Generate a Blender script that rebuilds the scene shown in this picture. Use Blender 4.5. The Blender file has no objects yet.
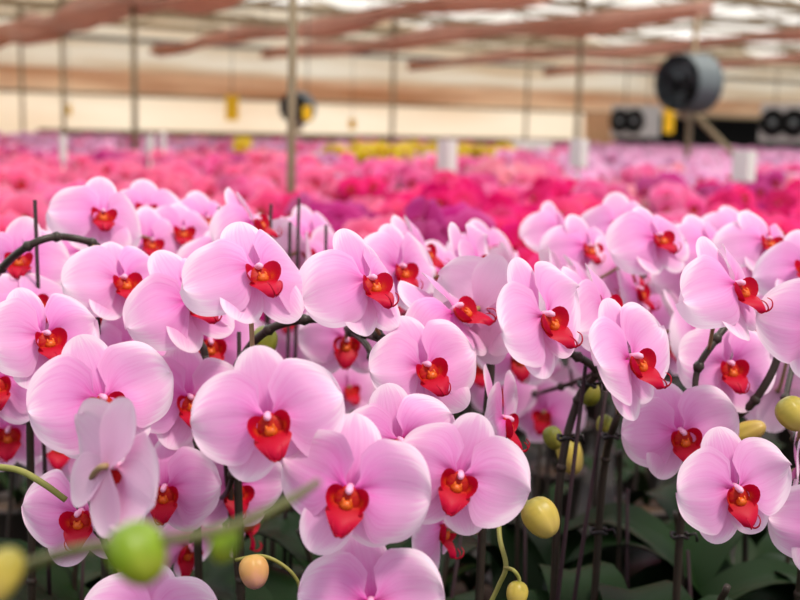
import bpy, math, random
import numpy as np
from mathutils import Vector, Matrix, Euler

random.seed(7)
C = bpy.context.scene.collection
scene = bpy.context.scene
R = math.radians
FPX = 1100.0
CAM = Vector((0.0, 0.0, 1.6))
PITCH, ROLL = R(8.89), R(1.43)
CM = Matrix.Translation(CAM) @ Matrix.Rotation(R(90) - PITCH, 4, 'X') @ Matrix.Rotation(ROLL, 4, 'Z')
CM3 = CM.to_3x3()
TH = R(31.0)                       # the greenhouse bays run 31 degrees left of the view
BENCH = 0.80


def at(x, y, d):
    return CM @ Vector(((x - 400) / FPX * d, (300 - y) / FPX * d, -d))


def to_px(p):
    q = CM.inverted() @ p
    return 400 + q.x / -q.z * FPX, 300 - q.y / -q.z * FPX, -q.z


def ab(a, b, z):
    return Vector((b * math.cos(TH) - a * math.sin(TH), b * math.sin(TH) + a * math.cos(TH), z))


def srgb(r, g, b):
    f = lambda c: (c / 255 / 12.92) if c / 255 <= 0.04045 else ((c / 255 + 0.055) / 1.055) ** 2.4
    return (f(r), f(g), f(b), 1.0)


# ------------------------------------------------------------------ materials
def new_mat(name):
    m = bpy.data.materials.new(name)
    m.use_nodes = True
    nt = m.node_tree
    nt.nodes.clear()
    return m, nt, nt.nodes, nt.links


def plain(name, col, rough=0.6, metal=0.0, bump=0.0, scale=40, var=0.12, spec=0.4):
    m, nt, N, L = new_mat(name)
    out = N.new('ShaderNodeOutputMaterial')
    p = N.new('ShaderNodeBsdfPrincipled')
    p.inputs['Roughness'].default_value = rough
    p.inputs['Metallic'].default_value = metal
    p.inputs['Specular IOR Level'].default_value = spec
    tc = N.new('ShaderNodeTexCoord')
    nz = N.new('ShaderNodeTexNoise')
    nz.inputs['Scale'].default_value = scale
    nz.inputs['Detail'].default_value = 4
    L.new(tc.outputs['Object'], nz.inputs['Vector'])
    mx = N.new('ShaderNodeMix')
    mx.data_type = 'RGBA'
    mx.inputs[6].default_value = tuple(c * (1 - var) for c in col[:3]) + (1,)
    mx.inputs[7].default_value = tuple(min(1, c * (1 + var)) for c in col[:3]) + (1,)
    L.new(nz.outputs['Fac'], mx.inputs[0])
    L.new(mx.outputs[2], p.inputs['Base Color'])
    if bump:
        b = N.new('ShaderNodeBump')
        b.inputs['Strength'].default_value = bump
        b.inputs['Distance'].default_value = 0.002
        L.new(nz.outputs['Fac'], b.inputs['Height'])
        L.new(b.outputs['Normal'], p.inputs['Normal'])
    L.new(p.outputs['BSDF'], out.inputs['Surface'])
    return m


def petal_material(name, base, mid, edge, back, vein=0.35, trans=0.32, vary=0.06):
    """Petal tissue: deeper towards the claw, paler at the rim, fine radiating veins; paler underside."""
    m, nt, N, L = new_mat(name)
    out = N.new('ShaderNodeOutputMaterial')
    uv = N.new('ShaderNodeUVMap')
    uv.uv_map = 'UVMap'
    sep = N.new('ShaderNodeSeparateXYZ')
    L.new(uv.outputs['UV'], sep.inputs[0])
    oi = N.new('ShaderNodeObjectInfo')
    # veins: noise stretched along the petal
    comb = N.new('ShaderNodeCombineXYZ')
    mu = N.new('ShaderNodeMath'); mu.operation = 'MULTIPLY'; mu.inputs[1].default_value = 1.2
    mv = N.new('ShaderNodeMath'); mv.operation = 'MULTIPLY'; mv.inputs[1].default_value = 22
    L.new(sep.outputs[0], mu.inputs[0]); L.new(sep.outputs[1], mv.inputs[0])
    L.new(mu.outputs[0], comb.inputs[0]); L.new(mv.outputs[0], comb.inputs[1])
    mr = N.new('ShaderNodeMath'); mr.operation = 'MULTIPLY'; mr.inputs[1].default_value = 37
    L.new(oi.outputs['Random'], mr.inputs[0]); L.new(mr.outputs[0], comb.inputs[2])
    nz = N.new('ShaderNodeTexNoise'); nz.inputs['Scale'].default_value = 1.0; nz.inputs['Detail'].default_value = 3
    L.new(comb.outputs[0], nz.inputs['Vector'])
    ramp = N.new('ShaderNodeValToRGB')
    e = ramp.color_ramp.elements
    e[0].position = 0.04; e[0].color = base
    e[1].position = 0.98; e[1].color = edge
    k = e.new(0.34); k.color = mid
    k2 = e.new(0.80); k2.color = tuple(0.62 * a + 0.38 * b for a, b in zip(mid, edge))
    # shift radius a little with a soft cloud and with the vein noise
    sh = N.new('ShaderNodeMath'); sh.operation = 'MULTIPLY_ADD'; sh.inputs[1].default_value = vein; sh.inputs[2].default_value = -vein / 2
    L.new(nz.outputs['Fac'], sh.inputs[0])
    ad = N.new('ShaderNodeMath'); ad.operation = 'ADD'
    # rim also pales across the width
    pv = N.new('ShaderNodeMath'); pv.operation = 'SUBTRACT'; pv.inputs[1].default_value = 0.5
    L.new(sep.outputs[1], pv.inputs[0])
    pa = N.new('ShaderNodeMath'); pa.operation = 'ABSOLUTE'; L.new(pv.outputs[0], pa.inputs[0])
    pp = N.new('ShaderNodeMath'); pp.operation = 'POWER'; pp.inputs[1].default_value = 3.0
    L.new(pa.outputs[0], pp.inputs[0])
    pm = N.new('ShaderNodeMath'); pm.operation = 'MULTIPLY_ADD'; pm.inputs[1].default_value = 3.2
    L.new(pp.outputs[0], pm.inputs[0]); L.new(sep.outputs[0], pm.inputs[2])
    L.new(pm.outputs[0], ad.inputs[0]); L.new(sh.outputs[0], ad.inputs[1])
    L.new(ad.outputs[0], ramp.inputs['Fac'])
    comb2 = N.new('ShaderNodeCombineXYZ')
    mu2 = N.new('ShaderNodeMath'); mu2.operation = 'MULTIPLY'; mu2.inputs[1].default_value = 2.0
    mv2 = N.new('ShaderNodeMath'); mv2.operation = 'MULTIPLY'; mv2.inputs[1].default_value = 46
    L.new(sep.outputs[0], mu2.inputs[0]); L.new(sep.outputs[1], mv2.inputs[0])
    L.new(mu2.outputs[0], comb2.inputs[0]); L.new(mv2.outputs[0], comb2.inputs[1]); L.new(mr.outputs[0], comb2.inputs[2])
    nz2 = N.new('ShaderNodeTexNoise'); nz2.inputs['Scale'].default_value = 1.0; nz2.inputs['Detail'].default_value = 1
    L.new(comb2.outputs[0], nz2.inputs['Vector'])
    vr = N.new('ShaderNodeMapRange'); vr.inputs['From Min'].default_value = 0.52; vr.inputs['From Max'].default_value = 0.68
    vr.inputs['To Min'].default_value = 0.0; vr.inputs['To Max'].default_value = 0.42
    L.new(nz2.outputs['Fac'], vr.inputs['Value'])
    fa = N.new('ShaderNodeMapRange'); fa.inputs['From Min'].default_value = 0.1; fa.inputs['From Max'].default_value = 0.95
    fa.inputs['To Min'].default_value = 1.0; fa.inputs['To Max'].default_value = 0.15
    L.new(sep.outputs[0], fa.inputs['Value'])
    vf = N.new('ShaderNodeMath'); vf.operation = 'MULTIPLY'; L.new(vr.outputs[0], vf.inputs[0]); L.new(fa.outputs[0], vf.inputs[1])
    vm = N.new('ShaderNodeMix'); vm.data_type = 'RGBA'; vm.inputs[7].default_value = tuple(0.5 * (a + b) for a, b in zip(base, mid))
    L.new(vf.outputs[0], vm.inputs[0]); L.new(ramp.outputs['Color'], vm.inputs[6])
    geo = N.new('ShaderNodeNewGeometry')
    mb = N.new('ShaderNodeMix'); mb.data_type = 'RGBA'
    bf = N.new('ShaderNodeMath'); bf.operation = 'MULTIPLY'; bf.inputs[1].default_value = 0.65
    L.new(geo.outputs['Backfacing'], bf.inputs[0]); L.new(bf.outputs[0], mb.inputs[0])
    L.new(vm.outputs[2], mb.inputs[6]); mb.inputs[7].default_value = back
    hs = N.new('ShaderNodeHueSaturation')
    vv = N.new('ShaderNodeMapRange'); vv.inputs['To Min'].default_value = 1 - vary; vv.inputs['To Max'].default_value = 1 + vary
    L.new(oi.outputs['Random'], vv.inputs['Value']); L.new(vv.outputs[0], hs.inputs['Saturation'])
    L.new(mb.outputs[2], hs.inputs['Color'])
    p = N.new('ShaderNodeBsdfPrincipled')
    p.inputs['Roughness'].default_value = 0.5
    p.inputs['Specular IOR Level'].default_value = 0.22
    p.inputs['Sheen Weight'].default_value = 0.15
    L.new(hs.outputs['Color'], p.inputs['Base Color'])
    bmp = N.new('ShaderNodeBump'); bmp.inputs['Strength'].default_value = 0.18; bmp.inputs['Distance'].default_value = 0.0015
    L.new(nz.outputs['Fac'], bmp.inputs['Height']); L.new(bmp.outputs['Normal'], p.inputs['Normal'])
    t = N.new('ShaderNodeBsdfTranslucent')
    L.new(hs.outputs['Color'], t.inputs['Color'])
    mix = N.new('ShaderNodeMixShader'); mix.inputs[0].default_value = trans
    L.new(p.outputs['BSDF'], mix.inputs[1]); L.new(t.outputs['BSDF'], mix.inputs[2])
    L.new(mix.outputs[0], out.inputs['Surface'])
    return m


def lip_material(name, red, rim, spot):
    m, nt, N, L = new_mat(name)
    out = N.new('ShaderNodeOutputMaterial')
    uv = N.new('ShaderNodeUVMap'); uv.uv_map = 'UVMap'
    sep = N.new('ShaderNodeSeparateXYZ'); L.new(uv.outputs['UV'], sep.inputs[0])
    ramp = N.new('ShaderNodeValToRGB')
    e = ramp.color_ramp.elements
    e[0].position = 0.02; e[0].color = spot
    e[1].position = 1.0; e[1].color = rim
    k = e.new(0.30); k.color = red
    nz = N.new('ShaderNodeTexNoise'); nz.inputs['Scale'].default_value = 26; nz.inputs['Detail'].default_value = 2
    L.new(uv.outputs['UV'], nz.inputs['Vector'])
    sh = N.new('ShaderNodeMath'); sh.operation = 'MULTIPLY_ADD'; sh.inputs[1].default_value = 0.5; sh.inputs[2].default_value = -0.25
    L.new(nz.outputs['Fac'], sh.inputs[0])
    ad = N.new('ShaderNodeMath'); ad.operation = 'ADD'
    L.new(sep.outputs[0], ad.inputs[0]); L.new(sh.outputs[0], ad.inputs[1]); L.new(ad.outputs[0], ramp.inputs['Fac'])
    p = N.new('ShaderNodeBsdfPrincipled'); p.inputs['Roughness'].default_value = 0.5; p.inputs['Specular IOR Level'].default_value = 0.2
    L.new(ramp.outputs['Color'], p.inputs['Base Color'])
    t = N.new('ShaderNodeBsdfTranslucent'); L.new(ramp.outputs['Color'], t.inputs['Color'])
    mix = N.new('ShaderNodeMixShader'); mix.inputs[0].default_value = 0.22
    L.new(p.outputs['BSDF'], mix.inputs[1]); L.new(t.outputs['BSDF'], mix.inputs[2]); L.new(mix.outputs[0], out.inputs['Surface'])
    return m


def bud_material(name, a, b, c):
    m, nt, N, L = new_mat(name)
    out = N.new('ShaderNodeOutputMaterial')
    uv = N.new('ShaderNodeUVMap'); uv.uv_map = 'UVMap'
    sep = N.new('ShaderNodeSeparateXYZ'); L.new(uv.outputs['UV'], sep.inputs[0])
    ramp = N.new('ShaderNodeValToRGB')
    e = ramp.color_ramp.elements
    e[0].position = 0; e[0].color = a
    e[1].position = 1; e[1].color = c
    k = e.new(0.5); k.color = b
    nz = N.new('ShaderNodeTexNoise'); nz.inputs['Scale'].default_value = 8
    L.new(uv.outputs['UV'], nz.inputs['Vector'])
    sh = N.new('ShaderNodeMath'); sh.operation = 'MULTIPLY_ADD'; sh.inputs[1].default_value = 0.4; sh.inputs[2].default_value = -0.2
    L.new(nz.outputs['Fac'], sh.inputs[0])
    ad = N.new('ShaderNodeMath'); ad.operation = 'ADD'; L.new(sep.outputs[0], ad.inputs[0]); L.new(sh.outputs[0], ad.inputs[1])
    L.new(ad.outputs[0], ramp.inputs['Fac'])
    p = N.new('ShaderNodeBsdfPrincipled'); p.inputs['Roughness'].default_value = 0.4; p.inputs['Specular IOR Level'].default_value = 0.35
    p.inputs['Subsurface Weight'].default_value = 0.15
    p.inputs['Subsurface Radius'].default_value = (0.01, 0.008, 0.004)
    p.inputs['Subsurface Scale'].default_value = 0.3
    L.new(ramp.outputs['Color'], p.inputs['Base Color']); L.new(p.outputs['BSDF'], out.inputs['Surface'])
    return m


def sheet_material(name, col, dark, trans=0.5, scale=(0.5, 0.5, 6.0), rough=0.7):
    """Translucent greenhouse sheet or cloth with streaks."""
    m, nt, N, L = new_mat(name)
    out = N.new('ShaderNodeOutputMaterial')
    tc = N.new('ShaderNodeTexCoord')
    mp = N.new('ShaderNodeMapping'); mp.inputs['Scale'].default_value = scale
    L.new(tc.outputs['Object'], mp.inputs['Vector'])
    nz = N.new('ShaderNodeTexNoise'); nz.inputs['Scale'].default_value = 1.0; nz.inputs['Detail'].default_value = 3
    L.new(mp.outputs[0], nz.inputs['Vector'])
    ramp = N.new('ShaderNodeValToRGB')
    e = ramp.color_ramp.elements
    e[0].position = 0.35; e[0].color = dark
    e[1].position = 0.62; e[1].color = col
    L.new(nz.outputs['Fac'], ramp.inputs['Fac'])
    p = N.new('ShaderNodeBsdfPrincipled'); p.inputs['Roughness'].default_value = rough; p.inputs['Specular IOR Level'].default_value = 0.2
    L.new(ramp.outputs['Color'], p.inputs['Base Color'])
    t = N.new('ShaderNodeBsdfTranslucent'); L.new(ramp.outputs['Color'], t.inputs['Color'])
    mix = N.new('ShaderNodeMixShader'); mix.inputs[0].default_value = trans
    L.new(p.outputs['BSDF'], mix.inputs[1]); L.new(t.outputs['BSDF'], mix.inputs[2]); L.new(mix.outputs[0], out.inputs['Surface'])
    return m


M = {}
M['pale'] = petal_material('pale_pink_petal', srgb(224, 84, 180), srgb(238, 152, 216), srgb(252, 224, 243), srgb(230, 196, 216))
M['coral'] = petal_material('coral_pink_petal', srgb(236, 60, 128), srgb(250, 98, 152), srgb(252, 136, 176), srgb(240, 140, 160))
M['hot'] = petal_material('hot_pink_petal', srgb(232, 60, 135), srgb(244, 90, 160), srgb(248, 140, 190), srgb(235, 130, 175))
M['magenta'] = petal_material('magenta_petal', srgb(222, 0, 72), srgb(236, 2, 108), srgb(240, 20, 130), srgb(220, 40, 110), trans=0.28)
M['purple'] = petal_material('purple_petal', srgb(170, 20, 95), srgb(200, 45, 135), srgb(214, 80, 160), srgb(190, 80, 150))
M['lilac'] = petal_material('lilac_petal', srgb(230, 112, 186), srgb(242, 164, 214), srgb(248, 204, 234), srgb(228, 170, 210))
M['salmon'] = petal_material('salmon_petal', srgb(240, 100, 130), srgb(250, 140, 165), srgb(252, 172, 190), srgb(240, 160, 175))
M['yellow'] = petal_material('yellow_petal', srgb(200, 160, 20), srgb(226, 194, 30), srgb(236, 212, 70), srgb(215, 195, 90))
M['lip'] = lip_material('red_lip', srgb(190, 2, 34), srgb(204, 4, 66), srgb(206, 70, 14))
M['lip_purple'] = lip_material('crimson_lip', srgb(170, 4, 30), srgb(200, 10, 50), srgb(220, 90, 20))
M['callus'] = plain('orange_callus', srgb(222, 92, 18), 0.4, scale=900, var=0.5)
M['column'] = plain('column_tissue', srgb(240, 170, 205), 0.4, scale=200, var=0.05)
M['pedicel'] = plain('pedicel_green', srgb(150, 120, 84), 0.5, scale=120, var=0.25)
M['spike'] = plain('spike_bark', srgb(52, 42, 34), 0.45, scale=90, var=0.4)
M['twig'] = plain('twig_green', srgb(140, 138, 66), 0.5, scale=120, var=0.25)
M['twig_dark'] = plain('twig_olive', srgb(92, 92, 44), 0.5, scale=60, var=0.3)
M['stake'] = plain('stake_dark', srgb(44, 20, 28), 0.7, scale=60, var=0.2)
M['clip'] = plain('clip_plastic', srgb(30, 18, 22), 0.4)
M['leaf'] = plain('orchid_leaf', srgb(24, 44, 18), 0.5, scale=9, var=0.4, spec=0.10)
M['pot'] = plain('clear_pot_plastic', srgb(58, 50, 46), 0.4)
M['moss'] = plain('potting_bark', srgb(70, 52, 36), 0.9, bump=0.8, scale=90, var=0.5)
M['bud_y'] = bud_material('yellow_bud', srgb(118, 118, 36), srgb(186, 164, 70), srgb(190, 160, 92))
M['bud_g'] = bud_material('green_bud', srgb(92, 118, 14), srgb(122, 150, 20), srgb(150, 148, 44))
M['bud_o'] = bud_material('olive_bud', srgb(84, 92, 24), srgb(120, 122, 36), srgb(138, 126, 54))
M['bud_p'] = bud_material('pinkish_bud', srgb(178, 150, 60), srgb(206, 156, 96), srgb(216, 150, 150))
M['metal'] = plain('galvanised_pipe', srgb(150, 132, 104), 0.45, 0.25, scale=30)
M['bench'] = plain('bench_tray_dark', srgb(38, 36, 32), 0.7)
M['concrete'] = plain('floor_concrete', srgb(120, 112, 104), 0.85, bump=0.4, scale=6, var=0.2)
M['white'] = plain('white_card', srgb(240, 234, 230), 0.6, var=0.02)
M['trap'] = plain('yellow_sticky_card', srgb(250, 196, 10), 0.35, var=0.04)
M['cord'] = plain('hanging_cord', srgb(80, 76, 70), 0.8)
M['fan_grey'] = plain('fan_drum_grey', srgb(120, 128, 130), 0.45, 0.3, var=0.05)
M['fan_dark'] = plain('fan_inside', srgb(34, 33, 34), 0.6)
M['box'] = plain('fan_box_white', srgb(200, 200, 196), 0.55, var=0.04)
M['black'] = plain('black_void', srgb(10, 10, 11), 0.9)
M['tan'] = plain('tan_wall_board', srgb(206, 158, 116), 0.75, scale=0.8, var=0.25)
M['brown'] = plain('brown_kick_board', srgb(120, 84, 50), 0.8, scale=3, var=0.3)
M['roof'] = sheet_material('frosted_roof_sheet', srgb(244, 242, 238), srgb(222, 220, 212), 0.75, (0.3, 1.2, 1.0))
M['wall'] = sheet_material('cream_wall_sheet', srgb(252, 242, 226), srgb(246, 230, 210), 0.75, (0.35, 1.0, 1.6))
M['upper'] = sheet_material('peach_curtain', srgb(244, 220, 192), srgb(206, 160, 122), 0.5, (0.28, 1.0, 3.2))
M['gable'] = sheet_material('pale_gable_sheet', srgb(240, 234, 222), srgb(222, 204, 180), 0.7, (0.3, 1.0, 5.0))
M['shade'] = sheet_material('shade_cloth', srgb(234, 198, 182), srgb(204, 160, 140), 0.65, (3.0, 0.35, 3.0))


# ------------------------------------------------------------------ mesh building
class MB:
    def __init__(s):
        s.v, s.f, s.uv, s.mi = [], [], [], []

    def grid(s, fn, nu, nv, mi=0, pw=1.0):
        b = len(s.v)
        for i in range(nu + 1):
            for j in range(nv + 1):
                u, v = 1 - (1 - i / nu) ** pw, j / nv
                s.v.append(tuple(fn(u, v * 2 - 1)))
                s.uv.append((u, v))
        for i in range(nu):
            for j in range(nv):
                q = b + i * (nv + 1) + j
                s.f.append((q, q + nv + 1, q + nv + 2, q + 1))
                s.mi.append(mi)

    def tube(s, pts, rad, n=7, mi=0, cap=True):
        pts = [Vector(p) for p in pts]
        if not isinstance(rad, (list, tuple)):
            rad = [rad] * len(pts)
        b = len(s.v)
        ref = None
        for i, p in enumerate(pts):
            t = (pts[min(i + 1, len(pts) - 1)] - pts[max(i - 1, 0)])
            t = t.normalized() if t.length > 1e-9 else Vector((0, 0, 1))
            if ref is None:
                ref = t.orthogonal().normalized()
            else:
                ref = (ref - t * ref.dot(t))
                ref = ref.normalized() if ref.length > 1e-6 else t.orthogonal().normalized()
            w = t.cross(ref)
            for k in range(n):
                a = 2 * math.pi * k / n
                s.v.append(tuple(p + (ref * math.cos(a) + w * math.sin(a)) * rad[i]))
                s.uv.append((i / max(1, len(pts) - 1), k / n))
        for i in range(len(pts) - 1):
            for k in range(n):
                a0, a1 = b + i * n + k, b + i * n + (k + 1) % n
                s.f.append((a0, a1, a1 + n, a0 + n)); s.mi.append(mi)
        if cap:
            s.f.append(tuple(b + k for k in reversed(range(n)))); s.mi.append(mi)
            e = b + (len(pts) - 1) * n
            s.f.append(tuple(e + k for k in range(n))); s.mi.append(mi)

    def box(s, lo, hi, mi=0):
        b = len(s.v)
        for x in (lo[0], hi[0]):
            for y in (lo[1], hi[1]):
                for z in (lo[2], hi[2]):
                    s.v.append((x, y, z)); s.uv.append((0.5, 0.5))
        for f in ((0, 1, 3, 2), (4, 6, 7, 5), (0, 4, 5, 1), (2, 3, 7, 6), (0, 2, 6, 4), (1, 5, 7, 3)):
            s.f.append(tuple(b + i for i in f)); s.mi.append(mi)

    def ball(s, c, r, nu=10, nv=10, mi=0, M3=None):
        c = Vector(c)
        b = len(s.v)
        for i in range(nu + 1):
            for j in range(nv):
                th, ph = math.pi * i / nu, 2 * math.pi * j / nv
                q = Vector((r[0] * math.sin(th) * math.cos(ph), r[1] * math.sin(th) * math.sin(ph), r[2] * math.cos(th)))
                if M3 is not None:
                    q = M3 @ q
                s.v.append(tuple(c + q)); s.uv.append((i / nu, j / nv))
        for i in range(nu):
            for j in range(nv):
                a, d = b + i * nv + j, b + i * nv + (j + 1) % nv
                s.f.append((a, a + nv, d + nv, d)); s.mi.append(mi)

    def lathe(s, prof, n=20, mi=0):
        b = len(s.v)
        for i, (r, z) in enumerate(prof):
            for k in range(n):
                a = 2 * math.pi * k / n
                s.v.append((r * math.cos(a), r * math.sin(a), z)); s.uv.append((i / (len(prof) - 1), k / n))
        for i in range(len(prof) - 1):
            for k in range(n):
                a0, a1 = b + i * n + k, b + i * n + (k + 1) % n
                s.f.append((a0, a1, a1 + n, a0 + n)); s.mi.append(mi)

    def mesh(s, name, mats, smooth=True):
        me = bpy.data.meshes.new(name)
        me.from_pydata(s.v, [], s.f)
        for m in mats:
            me.materials.append(m)
        uvl = me.uv_layers.new(name='UVMap')
        li = np.empty(len(me.loops), dtype=np.int32)
        me.loops.foreach_get('vertex_index', li)
        uvl.data.foreach_set('uv', np.array(s.uv, dtype=np.float32)[li].ravel())
        me.polygons.foreach_set('material_index', np.array(s.mi, dtype=np.int32))
        me.polygons.foreach_set('use_smooth', np.full(len(s.f), smooth))
        me.update()
        return me


def link(name, data, parent=None, mat=None):
    o = bpy.data.objects.new(name, data)
    C.objects.link(o)
    if parent is not None:
        o.parent = parent
    if mat is not None:
        o.matrix_local = mat
    return o


def tag(o, label, cat, group=None, kind=None):
    o['label'] = label
    o['category'] = cat
    if group:
        o['group'] = group
    if kind:
        o['kind'] = kind
    return o


def thing(name, loc, label, cat, group=None, rz=0.0):
    o = bpy.data.objects.new(name, None)
    o.empty_display_size = 0.05
    C.objects.link(o)
    o.location = loc
    o.rotation_euler = (0, 0, rz)
    return tag(o, label, cat, group)


def struct(name, me, loc=(0, 0, 0), rz=0.0):
    o = link(name, me)
    o.location = loc
    o.rotation_euler = (0, 0, rz)
    o['kind'] = 'structure'
    return o


def catmull(pts, n=8):
    pts = [Vector(p) for p in pts]
    P = [pts[0] * 2 - pts[1]] + pts + [pts[-1] * 2 - pts[-2]]
    out = []
    for i in range(1, len(P) - 2):
        for k in range(n):
            t = k / n
            a, b, c, d = P[i - 1], P[i], P[i + 1], P[i + 2]
            out.append(0.5 * ((2 * b) + (c - a) * t + (2 * a - 5 * b + 4 * c - d) * t * t + (3 * b - a - 3 * c + d) * t ** 3))
    out.append(pts[-1])
    return out


# ------------------------------------------------------------------ orchid flower (local: X right, Y up, Z towards the viewer)
def petal_fn(side, rng, sweep=0.0):
    al = R(6 + rng.uniform(-5, 5))
    L = 0.0515 * rng.uniform(0.96, 1.04)
    hu, hl = 0.0355 * rng.uniform(0.92, 1.06), 0.0345 * rng.uniform(0.94, 1.06)
    p1, p2, wv, tip = rng.uniform(0, 6), rng.uniform(0, 6), rng.uniform(0.0012, 0.0028), rng.uniform(0.002, 0.014)
    cup = rng.uniform(0.002, 0.007)
    tip += sweep * rng.uniform(0.8, 1.2)
    curl = rng.uniform(0.001, 0.005)
    al -= sweep * 4

    def fn(u, v):
        if u > 0.5:
            g = math.sqrt(max(0, 1 - ((u - 0.5) / 0.5) ** 2.2))
        else:
            g = 0.085 + 0.915 * math.sin(math.pi / 2 * u / 0.5) ** 1.55
        w = (hu if v > 0 else hl) * g * v * (1 + 0.035 * math.sin(6 * u + p1) + 0.02 * math.sin(11 * u + p2))
        ax = L * (u - 0.13 * v * v * math.sin(math.pi * min(1, u)) ** 1.5 * (1.15 if v > 0 else 0.9)) \
            + ((0.0016 * math.exp(-(u / 0.10) ** 2) - 0.0056 * math.exp(-((u - 0.25) / 0.10) ** 2)) * v * v if v > 0 else 0.0)
        z = 0.0035 + 0.004 * u - tip * u * u - cup * v * v * g * (0.4 + u) + curl * max(0, v) ** 4 * max(0, math.sin(math.pi * min(1, u * 1.6))) \
            + wv * math.sin(6 * u + p1 + 1.5 * v) + wv * 1.2 * math.sin(4.5 * v + p2) * u \
            - 0.0030 * math.exp(-(v * 5) ** 2) * (1 - 0.7 * u)
        x = 0.002 + ax * math.cos(al) - w * math.sin(al)
        y = ax * math.sin(al) + w * math.cos(al)
        return (side * x, y, z)
    if side > 0:
        return fn
    return lambda u, v: fn(u, -v)          # keep the front side facing +Z


def sepal_fn(ang, L, H, z0, rng):
    tip, cup, wv, ph = rng.uniform(-0.004, 0.008), rng.uniform(0.001, 0.005), rng.uniform(0.0005, 0.0015), rng.uniform(0, 6)
    bend = rng.uniform(-0.003, 0.003)
    ca, sa = math.cos(ang), math.sin(ang)

    def fn(u, v):
        if u > 0.55:
            g = math.sqrt(max(0, 1 - ((u - 0.55) / 0.45) ** 2))
        else:
            g = 0.26 + 0.74 * math.sin(math.pi / 2 * u / 0.55) ** 1.2
        w = H * g * v + bend * u * u
        ax = L * u
        z = z0 - tip * u * u - cup * v * v * g + wv * math.sin(5 * u + ph)
        return (ca * ax - sa * w, sa * ax + ca * w, z)
    return fn


def lip_parts(mb, m_lip, m_cal, fine=True, rng=random):
    n = 8 if fine else 4
    for s in (-1, 1):                      # erect side lobes, cupped round the column, inner face turned inwards
        e1 = Vector((s * 0.80, 0.0, 0.60)) * 0.0092
        e2 = Vector((s * 0.20, 0.97, 0.10)) * 0.0100
        nn = e1.cross(e2).normalized() * (-s)
        if nn.x * s > 0:
            nn = -nn

        def lobe(u, v, s=s, e1=e1, e2=e2, nn=nn):
            th = v * math.pi * s
            p = Vector((s * 0.0068, -0.0075, 0.0088)) + e1 * (u * math.cos(th)) + e2 * (u * math.sin(th)) - nn * (0.0042 * (1 - u * u))
            return p
        b = len(mb.v)
        mb.grid(lobe, max(3, n // 2), n * 2, m_lip)
        for i in range(b, len(mb.v)):
            u = mb.uv[i][0]
            q = mb.v[i]
            mb.uv[i] = (0.12 + 0.55 * u + 14 * max(-0.02, q[1] + 0.004), mb.uv[i][1])

    def mid(u, v):
        w = 0.0090 + 0.0040 * math.sin(min(1, u / 0.25) * math.pi / 2) if u < 0.25 else 0.0130 - 0.0092 * ((u - 0.25) / 0.75) ** 1.1
        if u > 0.93:
            w *= max(0.15, (1 - u) / 0.07)
        y = -0.0125 - 0.0180 * u
        z = 0.0088 + 0.0105 * math.sin(u * 1.9) - 0.0040 * (abs(v) ** 1.5)
        return (w * v, y + 0.002 * abs(v) * (1 - u), z)
    b = len(mb.v)
    mb.grid(mid, n + 3, max(4, n), m_lip)
    for i in range(b, len(mb.v)):
        mb.uv[i] = (0.16 + 0.75 * mb.uv[i][0] ** 0.7, mb.uv[i][1])
    b = len(mb.v)
    mb.ball((0, -0.0072, 0.0046), (0.0098, 0.0092, 0.0030), 6, 10 if fine else 6, m_lip)
    for i in range(b, len(mb.v)):
        mb.uv[i] = (0.22, mb.uv[i][1])
    if fine:
        mb.ball((0, -0.0105, 0.0085), (0.0046, 0.0036, 0.0034), 8, 10, m_cal)
        for s in (-1, 1):
            mb.ball((s * 0.0024, -0.0085, 0.0100), (0.0011, 0.0030, 0.0014), 6, 8, m_cal)
            pts = [(0, -0.0290, 0.0170), (s * 0.0015, -0.0300, 0.0205), (s * 0.0035, -0.0280, 0.0240), (s * 0.0050, -0.0235, 0.0248), (s * 0.0052, -0.0200, 0.0222)]
            b = len(mb.v)
            mb.tube(catmull(pts, 4), [0.0009 - 0.0005 * i / 16 for i in range(17)], 5, m_lip)
            for i in range(b, len(mb.v)):
                mb.uv[i] = (0.6, mb.uv[i][1])


VAR = []
for k in range(12):
    rng = random.Random(100 + k)
    sw = 0.0 if k < 7 else 0.022
    d = {}
    for nm, side in (('pr', 1), ('pl', -1)):
        m = MB(); m.grid(petal_fn(side, rng, sw), 20, 16, 0, 1.8); d[nm] = m
    m = MB(); m.grid(sepal_fn(R(90 + rng.uniform(-5, 5)), 0.0530, 0.0205, -0.0045, rng), 14, 10, 0, 1.8); d['ds'] = m
    for nm, a in (('sl', 237), ('sr', 303)):
        m = MB(); m.grid(sepal_fn(R(a + rng.uniform(-6, 6)), 0.049, 0.0185, -0.0045, rng), 14, 10, 0, 1.8); d[nm] = m
    m = MB(); lip_parts(m, 0, 1, True, rng); d['lip'] = m
    VAR.append({'pr': d['pr'].mesh('petal', [M['pale']]), 'pl': d['pl'].mesh('petal', [M['pale']]), 'ds': d['ds'].mesh('sepal', [M['pale']]),
                'sl': d['sl'].mesh('sepal', [M['pale']]), 'sr': d['sr'].mesh('sepal', [M['pale']]),
                'lip': d['lip'].mesh('lip', [M['lip'], M['callus']])})


def small_flower_mb(rng, nu=6, nv=5, lip=True):
    m = MB()
    for s in (1, -1):
        m.grid(petal_fn(s, rng), nu, nv, 0, 1.6)
    m.grid(sepal_fn(R(90), 0.047, 0.0195, -0.001, rng), nu - 1, max(2, nv - 2), 0)
    for a in (237, 303):
        m.grid(sepal_fn(R(a), 0.048, 0.0185, -0.0015, rng), nu - 1, max(2, nv - 2), 0)
    if lip:
        lip_parts(m, 1, 1, False, rng)
    return m


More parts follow.
